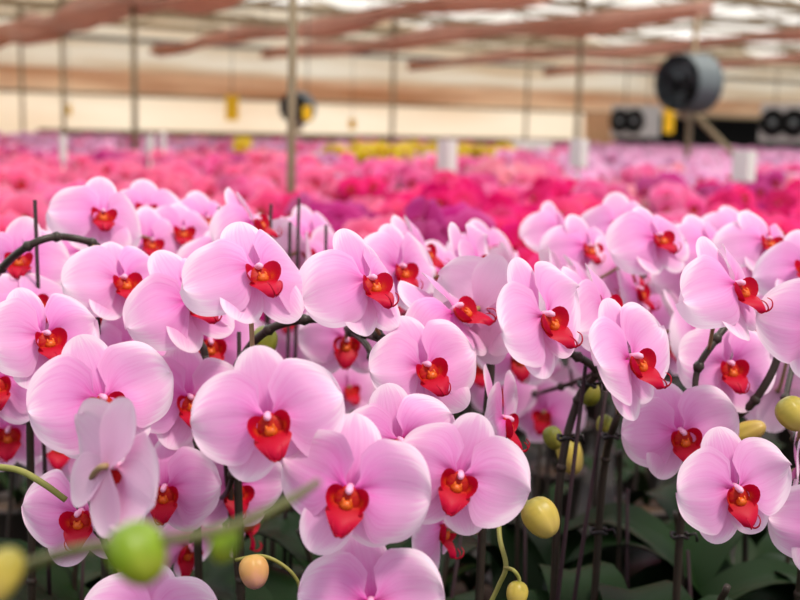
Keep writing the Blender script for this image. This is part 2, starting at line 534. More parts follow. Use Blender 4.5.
SMALL = {}
for col in ('pale', 'coral', 'hot', 'magenta', 'purple', 'lilac', 'salmon', 'yellow'):
    SMALL[col] = []
    for k in range(4):
        m = small_flower_mb(random.Random(300 + k))
        m.tube([(0, 0, 0.010), (0, 0, 0), (0, -0.006, -0.014), (0, -0.004, -0.032)], [0.0028, 0.0024, 0.0016, 0.0014], 5, 2)
        SMALL[col].append(m.mesh('flower', [M[col], M['lip'] if col in ('pale', 'coral', 'lilac', 'salmon') else M['lip_purple'], M['pedicel']]))


def leaf_mesh(L, Wd, rise, droop, nu=10, nv=6):
    m = MB()

    def fn(u, v):
        g = (0.35 + 0.65 * math.sin(math.pi / 2 * min(1, u / 0.45))) if u < 0.45 else math.sqrt(max(0, 1 - ((u - 0.45) / 0.55) ** 2.6))
        x = L * u
        z = rise * math.sin(u * 1.9) - droop * u * u + 0.012 * abs(v) * (1 - 0.5 * u)
        return (x, Wd * g * v, z)
    m.grid(fn, nu, nv)
    b = len(m.v)

    def fn2(u, v):
        x, y, z = fn(u, -v)
        return (x, y * 0.985, z - 0.0022)
    m.grid(fn2, nu, nv)
    return m.mesh('leaf', [M['leaf']])


LEAVES = [leaf_mesh(0.20, 0.034, 0.15, 0.04), leaf_mesh(0.23, 0.038, 0.14, 0.09), leaf_mesh(0.17, 0.032, 0.14, 0.01), leaf_mesh(0.21, 0.036, 0.20, 0.07)]
mp = MB()
mp.lathe([(0.0, 0.0), (0.040, 0.0), (0.043, 0.004), (0.054, 0.108), (0.058, 0.108), (0.058, 0.116), (0.053, 0.116), (0.051, 0.104)], 20, 0)
mp.lathe([(0.052, 0.104), (0.03, 0.110), (0.0, 0.112)], 20, 1)
POT = mp.mesh('pot', [M['pot'], M['moss']])


def add_pot_and_leaves(root, rng, n=5, size=1.0):
    link('pot', POT, root)
    a0 = rng.uniform(0, 6.28)
    for k in range(n):
        a = a0 + math.pi * (k % 2) + rng.uniform(-0.5, 0.5) + k * 0.35
        s = size * rng.uniform(0.85, 1.15)
        link('leaf', LEAVES[(k + rng.randrange(4)) % 4], root,
             Matrix.Translation((0, 0, 0.108 + 0.006 * k)) @ Matrix.Rotation(a, 4, 'Z') @ Matrix.Scale(s, 4) @ Matrix.Translation((0.004, 0, 0)))


# ------------------------------------------------------------------ foreground flowers: (x, y, apparent width, yaw, pitch, roll, depth nudge)
F = {
    1: (350, 488, 158, 0, 4, 12, 0), 2: (460, 474, 138, 2, 4, 20, -0.05), 3: (268, 416, 157, 4, 6, -14, 0),
    4: (165, 487, 118, 2, 2, 0, 0.0), 5: (371, 601, 150, 0, 6, 0, -0.02), 6: (150, 628, 142, 4, 8, 4, -0.02),
    7: (438, 524, 112, 66, 0, 6, 0.02), 8: (82, 512, 124, -8, 4, -4, -0.02), 9: (112, 466, 156, 136, -6, -30, -0.05),
    10: (101, 398, 140, 28, 10, -10, 0.0), 11: (189, 397, 116, 22, 8, -6, 0.0), 12: (424, 366, 126, 20, 16, -16, -0.02),
    13: (399, 440, 120, 12, 8, -10, -0.145), 14: (452, 312, 128, 52, 40, -30, 0.06), 15: (541, 316, 138, 44, 14, -18, 0.0),
    16: (629, 358, 134, 44, 16, -18, 0.0), 17: (727, 364, 112, 12, 12, -4, 0.02), 18: (680, 431, 118, 6, 2, -10, 0.0),
    19: (734, 487, 130, 12, 0, -10, -0.02), 20: (732, 286, 126, 40, 20, -12, 0.0), 21: (826, 326, 128, -4, 6, 0, 0.0),
    22: (836, 525, 128, -4, 4, 0, -0.02), 23: (803, 470, 112, 60, 0, 0, -0.06), 24: (347, 337, 100, 4, -10, 4, 0.06),
    25: (255, 271, 138, 30, 26, -8, 0.0), 26: (367, 281, 130, 38, 22, -6, 0.0), 27: (121, 280, 112, 36, 22, -8, 0.0),
    28: (190, 300, 122, 40, 24, -18, 0.02), 29: (128, 354, 116, 18, 18, -4, 0.04), 30: (43, 335, 122, 42, 16, -10, -0.02),
    31: (30, 306, 108, 30, 30, -30, 0.04), 32: (-4, 379, 114, 14, 4, -4, -0.01), 33: (10, 428, 104, 6, -4, 0, 0.05),
    34: (20, 258, 100, 14, 22, 0, 0.0), 35: (102, 214, 94, 26, 24, 4, 0.0), 36: (146, 208, 80, 16, 20, 4, 0.0),
    37: (182, 231, 82, 24, 22, 0, 0.0), 38: (150, 242, 84, 34, 20, 10, 0.0), 39: (252, 222, 90, 72, 26, -20, 0.0),
    40: (228, 258, 92, 30, 30, -10, 0.05), 41: (172, 428, 104, 48, 6, -4, 0.02), 42: (398, 268, 104, 40, 16, -4, 0.0),
    43: (420, 252, 92, 66, 18, -30, 0.02), 44: (473, 262, 96, 62, 12, -24, 0.0), 45: (482, 308, 124, 140, 0, -24, 0.06),
    46: (587, 248, 84, 26, 24, 4, 0.0), 47: (656, 238, 92, 24, 28, -10, 0.0), 48: (588, 290, 92, 62, 30, -40, 0.0),
    49: (566, 285, 100, 80, 20, -30, 0.03), 50: (706, 245, 84, 22, 28, -8, 0.0), 51: (766, 242, 90, 16, 30, 6, 0.0),
    52: (748, 259, 84, 34, 24, -20, 0.0), 53: (806, 266, 98, -10, 26, 0, 0.0), 54: (622, 270, 84, 48, 20, -20, 0.0),
    55: (634, 290, 86, 55, 14, -10, 0.0), 58: (602, 305, 118, 62, 20, -24, 0.02), 60: (500, 418, 118, 74, 0, -10, -0.02),
    61: (690, 322, 96, 70, 24, -34, 0.06), 62: (778, 388, 98, 150, 10, 30, 0.1), 64: (236, 484, 112, 30, -6, 10, 0.06),
    65: (186, 544, 104, 55, -20, 14, 0.04), 66: (520, 352, 92, 10, -16, 0, 0.12), 67: (210, 340, 110, 16, -4, 0, 0.06),
    68: (300, 250, 84, 130, 20, -20, 0.0), 69: (246, 516, 104, 84, -16, 20, 0.04), 70: (330, 262, 84, 30, 20, 0, 0.1),
    71: (60, 440, 96, 24, 0, 10, 0.12), 72: (205, 220, 78, 40, 24, 0, 0.0), 73: (690, 276, 84, 40, 30, -10, 0.06),
    74: (790, 290, 88, 20, 20, 0, 0.1), 75: (440, 275, 84, 20, 22, -6, 0.06), 76: (82, 250, 84, 60, 20, -30, 0.02),
    77: (52, 278, 88, 10, 24, 0, 0.05), 78: (275, 240, 80, 40, 24, 10, 0.03), 79: (550, 400, 84, 120, -30, 0, 0.25),
    80: (620, 225, 80, 0, 20, 0, 0.06), 81: (740, 232, 78, 20, 20, 0, 0.04), 82: (300, 345, 96, 100, -20, 0, 0.12),
    83: (545, 395, 84, 20, -20, 0, 0.3), 84: (66, 292, 88, 60, 14, -10, 0.04), 85: (312, 236, 76, 36, 24, -6, 0.0), 86: (96, 262, 80, 44, 24, -20, 0.06),
    87: (520, 275, 84, 100, 20, -20, 0.05), 88: (662, 268, 80, 30, 26, 0, 0.06), 89: (560, 232, 76, 40, 24, 0, 0.05), 90: (232, 352, 90, 30, 0, 0, 0.1), 91: (486, 250, 76, 30, 24, 0, 0.05),
}


def flower_matrix(spec, w=0.10):
    x, y, s, yaw, pit, rol, dd = spec
    d = FPX * w / s + dd
    sc = (s * d / FPX) / 0.105
    rot = (CM3 @ Matrix.Rotation(R(yaw), 3, 'Y') @ Matrix.Rotation(-R(pit), 3, 'X') @ Matrix.Rotation(-R(rol), 3, 'Z')).to_4x4()
    return Matrix.Translation(at(x, y, d)) @ rot @ Matrix.Scale(sc, 4)


def add_flower(root, Mw, joint, var, rng):
    """One bloom: stalk and column in the flower's own mesh; two petals, three sepals and a lip as its sub-parts."""
    Ml = Matrix.Translation(-root.location) @ Mw
    inv = Mw.inverted()
    j = inv @ joint
    m = MB()
    m.tube([(0, 0.0004, 0.0), (0, 0.0004, 0.005), (0, -0.0004, 0.0092), (0, -0.0018, 0.0112), (0, -0.0030, 0.0118)], [0.0032, 0.0025, 0.0027, 0.0022, 0.0009], 10, 0)
    back = Vector((0, -0.003, -0.016))
    if j.length > 0.012:
        pts = catmull([(0, 0, 0.001), back * 0.55, back + Vector((0, -0.002, 0)) + (j - back) * 0.25, j], 5)
        m.tube(pts, [0.0026 - 0.0008 * i / (len(pts) - 1) for i in range(len(pts))], 7, 1)
    f = link('flower', m.mesh('flower', [M['column'], M['pedicel']]), root, Ml)
    v = VAR[var]
    def tilt(z, y, x):                      # every petal sits a little differently
        return (Euler((R(rng.uniform(-x, x)), R(rng.uniform(-y, y)), R(rng.uniform(-z, z)))).to_matrix().to_4x4() @ Matrix.Scale(rng.uniform(0.93, 1.03), 4))
    link('petal', v['pl'], f, tilt(6, 9, 5)); link('petal', v['pr'], f, tilt(6, 9, 5))
    link('sepal', v['ds'], f, tilt(8, 5, 9) @ Matrix.Scale(0.96, 4)); link('sepal', v['sl'], f, tilt(9, 6, 6)); link('sepal', v['sr'], f, tilt(9, 6, 6))
    link('lip', v['lip'], f)
    return f


def add_bud(root, spec, mat):
    x, y, d, lpx, wpx, ang = spec          # angle of the long axis in degrees clockwise from up, tip first
    l, w = lpx * d / FPX / 2, wpx * d / FPX / 2
    m = MB()
    nu, nv = 16, 30
    for i in range(nu + 1):
        for j in range(nv):
            th, ph = math.pi * i / nu, 2 * math.pi * j / nv
            rr = w * math.sin(th) ** 0.85 * (1 + 0.12 * math.cos(th)) * (1 - 0.13 * max(0, math.cos(3 * ph)) ** 6)
            m.v.append((rr * math.cos(ph), rr * math.sin(ph), -l * math.cos(th))); m.uv.append((i / nu, j / nv))
    for i in range(nu):
        for j in range(nv):
            a, dd = i * nv + j, i * nv + (j + 1) % nv
            m.f.append((a, dd, dd + nv, a + nv)); m.mi.append(0)
    rot = CM3 @ Matrix.Rotation(-R(ang), 3, 'Z') @ Matrix.Rotation(R(-90), 3, 'X') @ Matrix.Rotation(R(20), 3, 'X')
    return link('bud', m.mesh('bud', [M[mat]]), root, Matrix.Translation(at(x, y, d) - root.location) @ rot.to_4x4())


def build_plant(name, label, base, via, ids, stakes=(), buds=(), twigs=(), group=None, leaves=5, extra_low=None, seed=0):
    """base = (x at the photo's lower edge, depth); the pot stands on the bench right below that point."""
    rng = random.Random(1000 + seed)
    g = at(base[0], 600, base[1])
    root = thing(name, (g.x, g.y, BENCH), label, 'orchid', group)
    add_pot_and_leaves(root, rng, leaves)
    o = root.location
    top = Vector((g.x, g.y, BENCH + 0.11))
    mats = {i: flower_matrix(F[i]) for i in ids}
    backs = [mats[i] @ Vector((0, -0.012, -0.034)) for i in ids]
    nodes = []
    for k in range(len(backs)):
        w = backs[max(0, k - 1):k + 2]
        nodes.append(sum(w, Vector()) / len(w))
    vp = [at(*v) for v in via]
    if not vp:
        a = nodes[0]
        vp = [top.lerp(a, 0.55) + Vector((0, 0.03, 0.03))]
    path = catmull([top] + [top.lerp(vp[0], 0.5) + Vector((0.004, 0.01, 0))] + vp + nodes, 10)
    loc = [p - o for p in path]
    m = MB()
    n = len(loc)
    m.tube(loc, [0.0040 - 0.0021 * (i / n) ** 2 for i in range(n)], 8)
    for i in range(12, n - 2, 9):           # nodes on the stalk
        m.tube([loc[i] - (loc[i + 1] - loc[i]).normalized() * 0.004, loc[i], loc[i] + (loc[i + 1] - loc[i]).normalized() * 0.005], [0.0036, 0.0053, 0.0034], 8)
    link('flower_spike', m.mesh('flower_spike', [M['spike']]), root)
    for k, i in enumerate(ids):
        b = backs[k]
        j = min(path[10:], key=lambda p: (p - b).length)
        add_flower(root, mats[i], j, 7 + i % 5 if F[i][4] >= 18 else (i * 5 + i // 3) % 7, rng)
    for (pt, dirx) in stakes:
        tp = at(*pt)
        m = MB()
        bt = Vector((tp.x + dirx, tp.y + 0.02, BENCH + 0.09))
        m.tube([bt - o, (bt.lerp(tp, 0.5)) - o, tp - o], [0.0024, 0.0023, 0.0019], 7)
        link('stake', m.mesh('stake', [M['stake']]), root)
    if extra_low is not None:               # dark plastic clips holding spike to stake
        for t in extra_low:
            p = path[min(len(path) - 2, int(t * len(path)))]
            m = MB()
            ring = [p - o + Vector((0.008 * math.cos(a), 0.006 * math.sin(a), 0.002 * math.sin(3 * a))) for a in np.linspace(0, 6.0, 12)]
            m.tube(ring, 0.0018, 6)
            m.tube([p - o + Vector((0.006, 0, 0)), p - o + Vector((0.014, -0.004, 0.004)), p - o + Vector((0.016, -0.004, -0.004))], 0.0016, 6)
            link('clip', m.mesh('clip', [M['clip']]), root)
    for pts, r0, r1, mat in twigs:
        w = catmull([at(*q) for q in pts], 6)
        m = MB()
        m.tube([q - o for q in w], [r0 + (r1 - r0) * i / len(w) for i in range(len(w))], 8)
        link('flower_stalk', m.mesh('flower_stalk', [M[mat]]), root)
    for spec, mat in buds:
        add_bud(root, spec, mat)
    return root


PK = 'pale pink orchids of the front rows'
build_plant('orchid', 'pale pink orchid at front centre, its dark spike arching over a shaded bloom', (235, 1.02),
            [(236, 400, .99), (244, 356, .97), (272, 328, .95), (312, 319, .94), (352, 322, .93), (385, 340, .90)], (26, 24, 12, 13, 1, 5),
            stakes=[((239, 332, .98), 0.0)], seed=1)
build_plant('orchid', 'pale pink orchid with yellow buds hanging from its bare green tip', (470, 1.0),
            [(486, 430, .98), (488, 352, .97)], (45, 14, 60, 2, 7),
            buds=[((541, 518, .80, 42, 37, 148), 'bud_y'), ((517, 594, .80, 26, 22, 190), 'bud_y')],
            twigs=[([(478, 496, .86), (496, 508, .85), (500, 540, .83), (506, 566, .82), (499, 585, .82), (490, 604, .82)], .0021, .0017, 'twig'),
                   ([(490, 502, .86), (508, 503, .82), (522, 500, .81), (536, 506, .80)], .0015, .0013, 'twig'),
                   ([(505, 568, .82), (513, 570, .80), (519, 578, .80), (519, 586, .80)], .0016, .0013, 'twig')], seed=2)
build_plant('orchid', 'pale pink orchid with one very large bloom above a drooping orange-pink bud', (250, 1.05),
            [(226, 430, 1.0)], (25, 3, 64, 69),
            buds=[((254, 572, .84, 34, 30, 170), 'bud_p'), ((262, 345, .98, 40, 28, 200), 'bud_o')],
            twigs=[([(236, 560, .86), (262, 556, .85), (284, 566, .85), (298, 582, .85), (302, 606, .86)], .0016, .0014, 'twig')], seed=3)
build_plant('orchid', 'pale pink orchid whose lowest bloom hangs over a bright red lip at lower left', (190, 1.06),
            [(196, 460, 1.02), (205, 360, 1.0)], (28, 67, 90, 11, 41, 4, 65), seed=4)
build_plant('orchid', 'pale pink orchid showing the greyish back of one turned bloom', (95, 1.04),
            [(100, 440, 1.0)], (29, 10, 9, 8, 6), twigs=[([(-14, 466, .86), (18, 470, .85), (44, 484, .84), (66, 500, .84)], .0028, .0024, 'twig')], seed=5)
build_plant('orchid', 'pale pink orchid with one bloom cut by the left edge of the photo', (10, 1.06),
            [(30, 420, 1.02)], (31, 30, 32, 33, 71), seed=6)
build_plant('orchid', 'pale pink orchid at far left with an arching dark spike and two dark stakes', (-40, 1.22),
            [(-40, 400, 1.16), (-16, 300, 1.06), (4, 266, 1.02), (34, 243, 1.0), (66, 237, 1.02), (98, 250, 1.06)], (34, 76, 77, 86, 84, 27),
            stakes=[((35, 200, 1.06), 0.0), ((97, 257, .98), -0.004)], seed=7)
build_plant('orchid', 'pale pink orchid at upper left rising highest against the coral pink row', (120, 1.4),
            [(110, 300, 1.36)], (38, 36, 37, 35, 72), stakes=[((219, 207, 1.34), -0.01)], seed=8)
build_plant('orchid', 'pale pink orchid below the thick post with four bare dark stake tips', (270, 1.4),
            [(268, 300, 1.36)], (85, 68, 78, 39, 40), stakes=[((271, 204, 1.28), -0.01), ((290, 222, 1.24), -0.006), ((299, 198, 1.26), -0.01), ((326, 225, 1.3), 0.0)], seed=9)
build_plant('orchid', 'pale pink orchid just in front of the magenta row, blooms turned right', (420, 1.36),
            [(425, 330, 1.32)], (70, 42, 75, 43, 91, 87, 44), seed=10)
build_plant('orchid', 'pale pink orchid with a large right-turned bloom above tall bare stems and green buds', (548, 1.04),
            [(560, 480, 1.03), (578, 400, 1.02), (596, 372, 1.0), (572, 354, .98), (540, 344, .97)], (49, 58, 15, 66),
            stakes=[((586, 362, 1.0), -0.03)], extra_low=(0.24, 0.34), buds=[((590, 394, 1.06, 24, 22, 20), 'bud_o'), ((553, 438, 1.06, 24, 20, 160), 'bud_o')], seed=11)
build_plant('orchid', 'pale pink orchid with small crowded blooms below the white card left of the opening', (590, 1.42),
            [(600, 320, 1.4)], (89, 80, 48, 46, 54, 88, 47), seed=12)
build_plant('orchid', 'pale pink orchid with a narrow right-turned bloom over dark leaning stems and clips', (586, 1.1),
            [(604, 470, 1.08), (622, 400, 1.05)], (55, 61, 16, 79, 83), stakes=[((606, 392, 1.06), -0.04)], extra_low=(0.2, 0.3),
            buds=[((570, 455, 1.12, 40, 26, 165), 'bud_y'), ((604, 424, 1.1, 20, 16, 200), 'bud_o')], seed=13)
build_plant('orchid', 'pale pink orchid at right whose two lowest blooms hang before dark leaves', (668, 1.06),
            [(690, 470, 1.04), (755, 400, 1.0), (778, 345, .99), (740, 318, .98)], (20, 17, 18, 19), extra_low=(0.18, 0.26),
            buds=[((745, 434, .98, 44, 24, 60), 'bud_y'), ((793, 414, .84, 36, 32, 150), 'bud_y')], seed=14)
build_plant('orchid', 'pale pink orchid at upper right with sunlit blooms in front of the magenta ones', (750, 1.42),
            [(745, 320, 1.4)], (73, 50, 81, 52, 51, 74), seed=15)
build_plant('orchid', 'pale pink orchid cut by the right edge of the photo', (800, 1.04),
            [(812, 420, 1.0)], (53, 62, 21, 23, 22), seed=16)
# the blurred nearest spike with buds
g = at(-90, 600, .50)
near = thing('orchid', (g.x, g.y, BENCH), 'nearest orchid spike at lower left, blurred and bearing only green buds', 'orchid')
add_pot_and_leaves(near, random.Random(55), 4, 0.8)
top = Vector((g.x, g.y, BENCH + 0.11))
pth = catmull([top, top.lerp(at(-60, 600, .44), 0.6), at(-60, 600, .44), at(10, 572, .40), at(80, 550, .37), at(165, 541, .36), at(235, 526, .37), at(290, 500, .40), at(318, 482, .42)], 8)
m = MB(); m.tube([p - near.location for p in pth], [0.0026 - 0.0010 * i / len(pth) for i in range(len(pth))], 8)
link('flower_spike', m.mesh('flower_spike', [M['twig_dark']]), near)
add_bud(near, (138, 554, .36, 66, 58, 150), 'bud_g')
add_bud(near, (224, 543, .38, 40, 30, 190), 'bud_g')
add_bud(near, (2, 576, .36, 58, 36, 200), 'bud_y')

# ------------------------------------------------------------------ generic plants (fillers and rows behind)
def arch_plant(name, loc, label, group, col, rng, top_z, nfl=9, face=0.0, spread=0.10, detailed=False, leaves=4, pot=True, fs=1.0):
    root = thing(name, (loc[0], loc[1], BENCH), label, 'orchid', group)
    if pot:
        link('pot', POT, root)
    a0 = rng.uniform(0, 6.28)
    for k in range(leaves):
        a = a0 + k * 2 * math.pi / leaves + rng.uniform(-0.3, 0.3)
        link('leaf', LEAVES[rng.randrange(4)], root, Matrix.Translation((0, 0, 0.108)) @ Matrix.Rotation(a, 4, 'Z') @ Matrix.Scale(rng.uniform(0.48, 0.6) if not detailed else 0.85, 4))
    H = top_z - BENCH
    ang = face + rng.uniform(-0.8, 0.8)
    dx, dy = math.cos(ang), math.sin(ang)
    pts = [Vector((0, 0, 0.11)), Vector((-dx * spread * 0.35, -dy * spread * 0.35, H * 0.55)), Vector((-dx * spread * 0.5, -dy * spread * 0.5, H * 0.86)),
           Vector((-dx * spread * 0.1, -dy * spread * 0.1, H - 0.03)), Vector((dx * spread * 0.5, dy * spread * 0.5, H - 0.06)), Vector((dx * spread, dy * spread, H - 0.14))]
    path = catmull(pts, 6)
    m = MB(); m.tube(path, [0.0032 - 0.0012 * i / len(path) for i in range(len(path))], 6)
    link('flower_spike', m.mesh('flower_spike', [M['spike']]), root)
    n = len(path)
    for k in range(nfl):
        t = 0.50 + 0.49 * (k + 0.5) / nfl
        p = path[min(n - 1, int(t * n))]
        side = 1 if k % 2 else -1
        # blooms look roughly back towards the aisle (-Y), fanned out to either side
        ya = rng.uniform(-0.75, 0.75) + side * 0.25
        pi_ = rng.uniform(-0.05, 0.45)
        rot = Matrix.Rotation(ya, 3, 'Z') @ Matrix.Rotation(R(90) - pi_, 3, 'X') @ Matrix.Rotation(rng.uniform(-0.4, 0.4), 3, 'Z')
        z = rot @ Vector((0, 0, 1))
        q = p + z * 0.030 * fs + Vector((-math.sin(ang), math.cos(ang), 0)) * side * rng.uniform(0.012, 0.04) * fs + Vector((0, 0, rng.uniform(-0.012, 0.012)))
        s = fs * rng.uniform(0.85, 1.05)
        link('flower', SMALL[col][rng.randrange(4)], root, Matrix.Translation(q) @ rot.to_4x4() @ Matrix.Scale(s, 4))
    return root


rng = random.Random(42)
# pale pink plants standing among and just behind the front ones
for (x, d, tz, n) in ((60, 1.55, 1.40, 7), (150, 1.7, 1.38, 6), (330, 1.62, 1.36, 6), (210, 1.55, 1.37, 7), (480, 1.6, 1.36, 6), (640, 1.62, 1.40, 7), (720, 1.72, 1.41, 6), (780, 1.58, 1.40, 7), (-10, 1.42, 1.37, 7), (560, 1.58, 1.36, 5)):
    p = at(x, 330, d)
    arch_plant('orchid', (p.x, p.y), 'pale pink orchid mostly hidden behind the sharp front blooms', 'pale pink orchids half hidden behind the front ones', 'pale', rng, tz, n, face=-1.57, detailed=False)
# plants of which mostly leaves and stems show, in the dark below the blooms
for (x, d) in ((330, 1.22), (420, 1.2), (520, 1.3), (625, 1.28), (700, 1.24), (770, 1.3), (640, 1.0), (720, 0.92), (560, 0.9), (300, 0.9), (420, 0.86), (170, 1.2), (60, 1.2)):
    p = at(x, 600, d)
    root = thing('orchid', (p.x, p.y, BENCH), 'orchid without open blooms, only dark leaves and stem showing under the pale pink flowers', 'orchid', 'leafy orchids in the shade under the blooms')
    add_pot_and_leaves(root, rng, 6, 1.15)
    h = rng.uniform(0.30, 0.42)
    lx = rng.uniform(-0.04, 0.04)
    m = MB(); m.tube(catmull([(0, 0, .11), (lx * .3, .01, .2), (lx, .02, h), (lx * 1.6, .0, h + .05)], 6), 0.0030, 7)
    link('flower_spike', m.mesh('flower_spike', [M['spike']]), root)
    m = MB(); m.tube([(0.012, 0.0, .09), (lx + 0.008, 0.015, h)], 0.0021, 6)
    link('stake', m.mesh('stake', [M['stake']]), root)
    m = MB(); m.tube([Vector((lx * .7 + 0.009 * math.cos(a), .012 + 0.007 * math.sin(a), h * .72)) for a in np.linspace(0, 6, 10)], 0.002, 6)
    link('clip', m.mesh('clip', [M['clip']]), root)


def zone(x, y, r):
    t = y - (118 + 0.025 * x)
    u = r.random()
    if x < 330:
        if t < 27:
            return 'lilac' if u < 0.72 else ('salmon' if u < .86 else 'hot')
        if t > 62 and x > 262:
            return 'magenta' if u < 0.5 else 'purple'
        if t < 40:
            return 'coral' if u < 0.45 else ('hot' if u < 0.8 else 'purple')
        return 'coral' if u < 0.9 else 'hot'
    if x < 575:
        if t > 52 and x < 390:
            return 'purple' if u < 0.55 else ('magenta' if u < 0.85 else 'coral')
        if t > 52:
            return 'magenta' if u < 0.92 else 'purple'
        if t < 26:
            return 'lilac' if u < 0.5 else 'hot'
        return ('coral' if u < 0.35 else 'salmon' if u < 0.55 else 'hot' if u < 0.85 else 'lilac')
    if t > 46 and x > 705:
        return 'magenta' if u < 0.8 else 'purple'
    if t > 46:
        return 'lilac' if u < 0.45 else ('purple' if u < 0.7 else 'hot')
    if t < 30:
        return 'lilac'
    return 'lilac' if u < 0.5 else ('salmon' if u < 0.7 else 'hot')


SIDE = lambda x: 'at left' if x < 330 else ('in the middle' if x < 575 else 'at right')
DESC = {'coral': 'coral pink', 'hot': 'hot pink', 'magenta': 'deep magenta', 'purple': 'dark purple-pink', 'lilac': 'light lilac-pink', 'salmon': 'pale salmon pink', 'yellow': 'yellow'}
MID_MAX = 6.2
AISLES = (2.92, 7.15, 10.4)
in_aisle = lambda b, w: any(abs(b - q) < w for q in AISLES)
bb = lambda p: p.x * math.cos(TH) + p.y * math.sin(TH)
mid_n = 0
far_spots = []
for ia in range(0, 90):
    for ib in range(-30, 90):
        sp = 0.26
        a = 1.2 + ia * sp
        b = -3.0 + ib * sp
        r = random.Random(ia * 1000 + ib)
        p = ab(a + r.uniform(-.03, .03), b + r.uniform(-.03, .03), 1.40)
        if p.y < 1.8 or a > 15.5 or in_aisle(bb(p), .2) and p.y > 4:
            continue
        x, y, d = to_px(p)
        if (p - at(291, 190, 3.1)).xy.length < 0.17:
            continue
        if x < -40 or x > 840:
            continue
        if d > MID_MAX:
            continue
        tz = 1.42 + r.choice((0, 0, 0, -0.06)) + r.uniform(-0.07, 0.035)
        x2, y2, d2 = to_px(Vector((p.x, p.y, 1.41)))
        col = zone(x2, y2, r)
        row = 'near' if d < 2.9 else ('middle' if d < 4.4 else 'far')
        where = {'near': 'just behind the pale pink front plants', 'middle': 'in the blurred rows halfway back', 'far': 'in the blurred rows towards the posts'}[row]
        lab = f'{DESC[col]} orchid {SIDE(x)} {where}'
        arch_plant('orchid', (p.x, p.y), lab, f'{DESC[col]} orchids {SIDE(x)} {where}', col, r, tz, 8 if d < 4 else 6, face=-1.57, spread=0.10, leaves=3 if d < 3.5 else 2, pot=True, fs=r.uniform(1.0, 1.2))
        mid_n += 1
print('mid plants', mid_n)

# a few yellow orchids as a row of their own
for k in range(26):
    r = random.Random(9000 + k)
    xx = 330 + k * 7.4 + r.uniform(-2, 2)
    p = at(xx, 160, 7.2 + 0.012 * k * 7 + r.uniform(-.25, .25))
    arch_plant('orchid', (p.x, p.y), 'yellow orchid in the blurred yellow row far behind the white card signs', 'yellow orchids in the far row', 'yellow', r, 1.46 + r.uniform(-.02, .03), 7, face=-1.57, spread=0.10, leaves=2, fs=1.0)
p = at(242, 146, 9.0)
arch_plant('orchid', (p.x, p.y), 'lone yellow-green orchid far back left of the thick post', None, 'yellow', random.Random(77), 1.49, 8, face=-1.57, spread=.10, leaves=2, fs=1.0)

# the countless orchids beyond, one bed
cols = ['lilac', 'hot', 'coral', 'salmon', 'magenta', 'purple', 'yellow']
protos = []
for k in range(3):
    m = small_flower_mb(random.Random(600 + k), 4, 3, False)
    m.box((-0.008, -0.024, 0.006), (0.008, 0.002, 0.013), 0)
    protos.append((np.array(m.v), m.f, np.array(m.uv), len(m.f)))
Vs, Fs, UVs, Ms, off = [], [], [], [], 0
nlip = len(cols)
for ia in range(0, 70):
    for ib in range(-40, 80):
        sp = 0.30
        a, b = 1.2 + ia * sp, -8 + ib * sp
        if a > 15.2:
            continue
        r = random.Random(500000 + ia * 1000 + ib)
        p = ab(a + r.uniform(-.06, .06), b + r.uniform(-.06, .06), 1.40)
        x, y, d = to_px(p)
        if d < MID_MAX + .1 or x < -200 or x > 1000 or in_aisle(bb(p), .26):
            continue
        col = zone(*to_px(Vector((p.x, p.y, 1.42)))[:2], r)
        if 330 < x < 525 and 7.0 < d < 7.9:
            continue
        tz = (1.42 if a < 10.5 or b < 3.6 else 1.39) + r.uniform(-.05, .03)
        face = r.uniform(-.5, .5)
        for k in range(8):
            v, f, uv, nf = protos[r.randrange(3)]
            rot = Matrix.Rotation(face + r.uniform(-.7, .7), 3, 'Z') @ Matrix.Rotation(R(90) - r.uniform(-.05, .5), 3, 'X') @ Matrix.Rotation(r.uniform(-.4, .4), 3, 'Z')
            q = np.array((p.x + r.uniform(-.13, .13), p.y + r.uniform(-.13, .13), tz - 0.02 - r.random() ** 1.5 * .13))
            Vs.append(v @ np.array(rot).T * r.uniform(.95, 1.2) + q)
            Fs.extend(tuple(i + off for i in fc) for fc in f)
            UVs.append(uv)
            Ms.extend([cols.index(col)] * (nf - 6) + [nlip] * 6)
            off += len(v)
        # stalk and leaves
        st = MB(); st.tube([(p.x, p.y, BENCH), (p.x, p.y + .02, tz - .06)], 0.004, 4)
        for aa in (0.3, 2.4, 4.4):
            st.grid(lambda u, vv, aa=aa: (p.x + math.cos(aa) * .15 * u - math.sin(aa) * .03 * vv * (1 - u * u), p.y + math.sin(aa) * .15 * u + math.cos(aa) * .03 * vv * (1 - u * u), BENCH + .1 + .16 * math.sin(u * 2)), 4, 2)
        Vs.append(np.array(st.v)); Fs.extend(tuple(i + off for i in fc) for fc in st.f); UVs.append(np.array(st.uv)); Ms.extend([nlip + 1] * len(st.f)); off += len(st.v)
me = bpy.data.meshes.new('orchid_bed')
V = np.concatenate(Vs)
me.from_pydata(V.tolist(), [], Fs)
for c in cols:
    me.materials.append(M[c])
me.materials.append(M['lip_purple']); me.materials.append(M['leaf'])
uvl = me.uv_layers.new(name='UVMap')
li = np.empty(len(me.loops), dtype=np.int32); me.loops.foreach_get('vertex_index', li)
uvl.data.foreach_set('uv', np.concatenate(UVs).astype(np.float32)[li].ravel())
me.polygons.foreach_set('material_index', np.array(Ms, dtype=np.int32))
me.polygons.foreach_set('use_smooth', np.full(len(Fs), True))
tag(link('orchid_bed', me), 'blurred bed of countless pink and lilac orchids reaching back to the wall', 'orchids', kind='stuff')

# ------------------------------------------------------------------ the greenhouse
m = MB(); m.box((-14, -6, -0.1), (26, 18, 0)); struct('floor', m.mesh('floor', [M['concrete']], False), (0, 0, 0), TH)
WA = 16.0


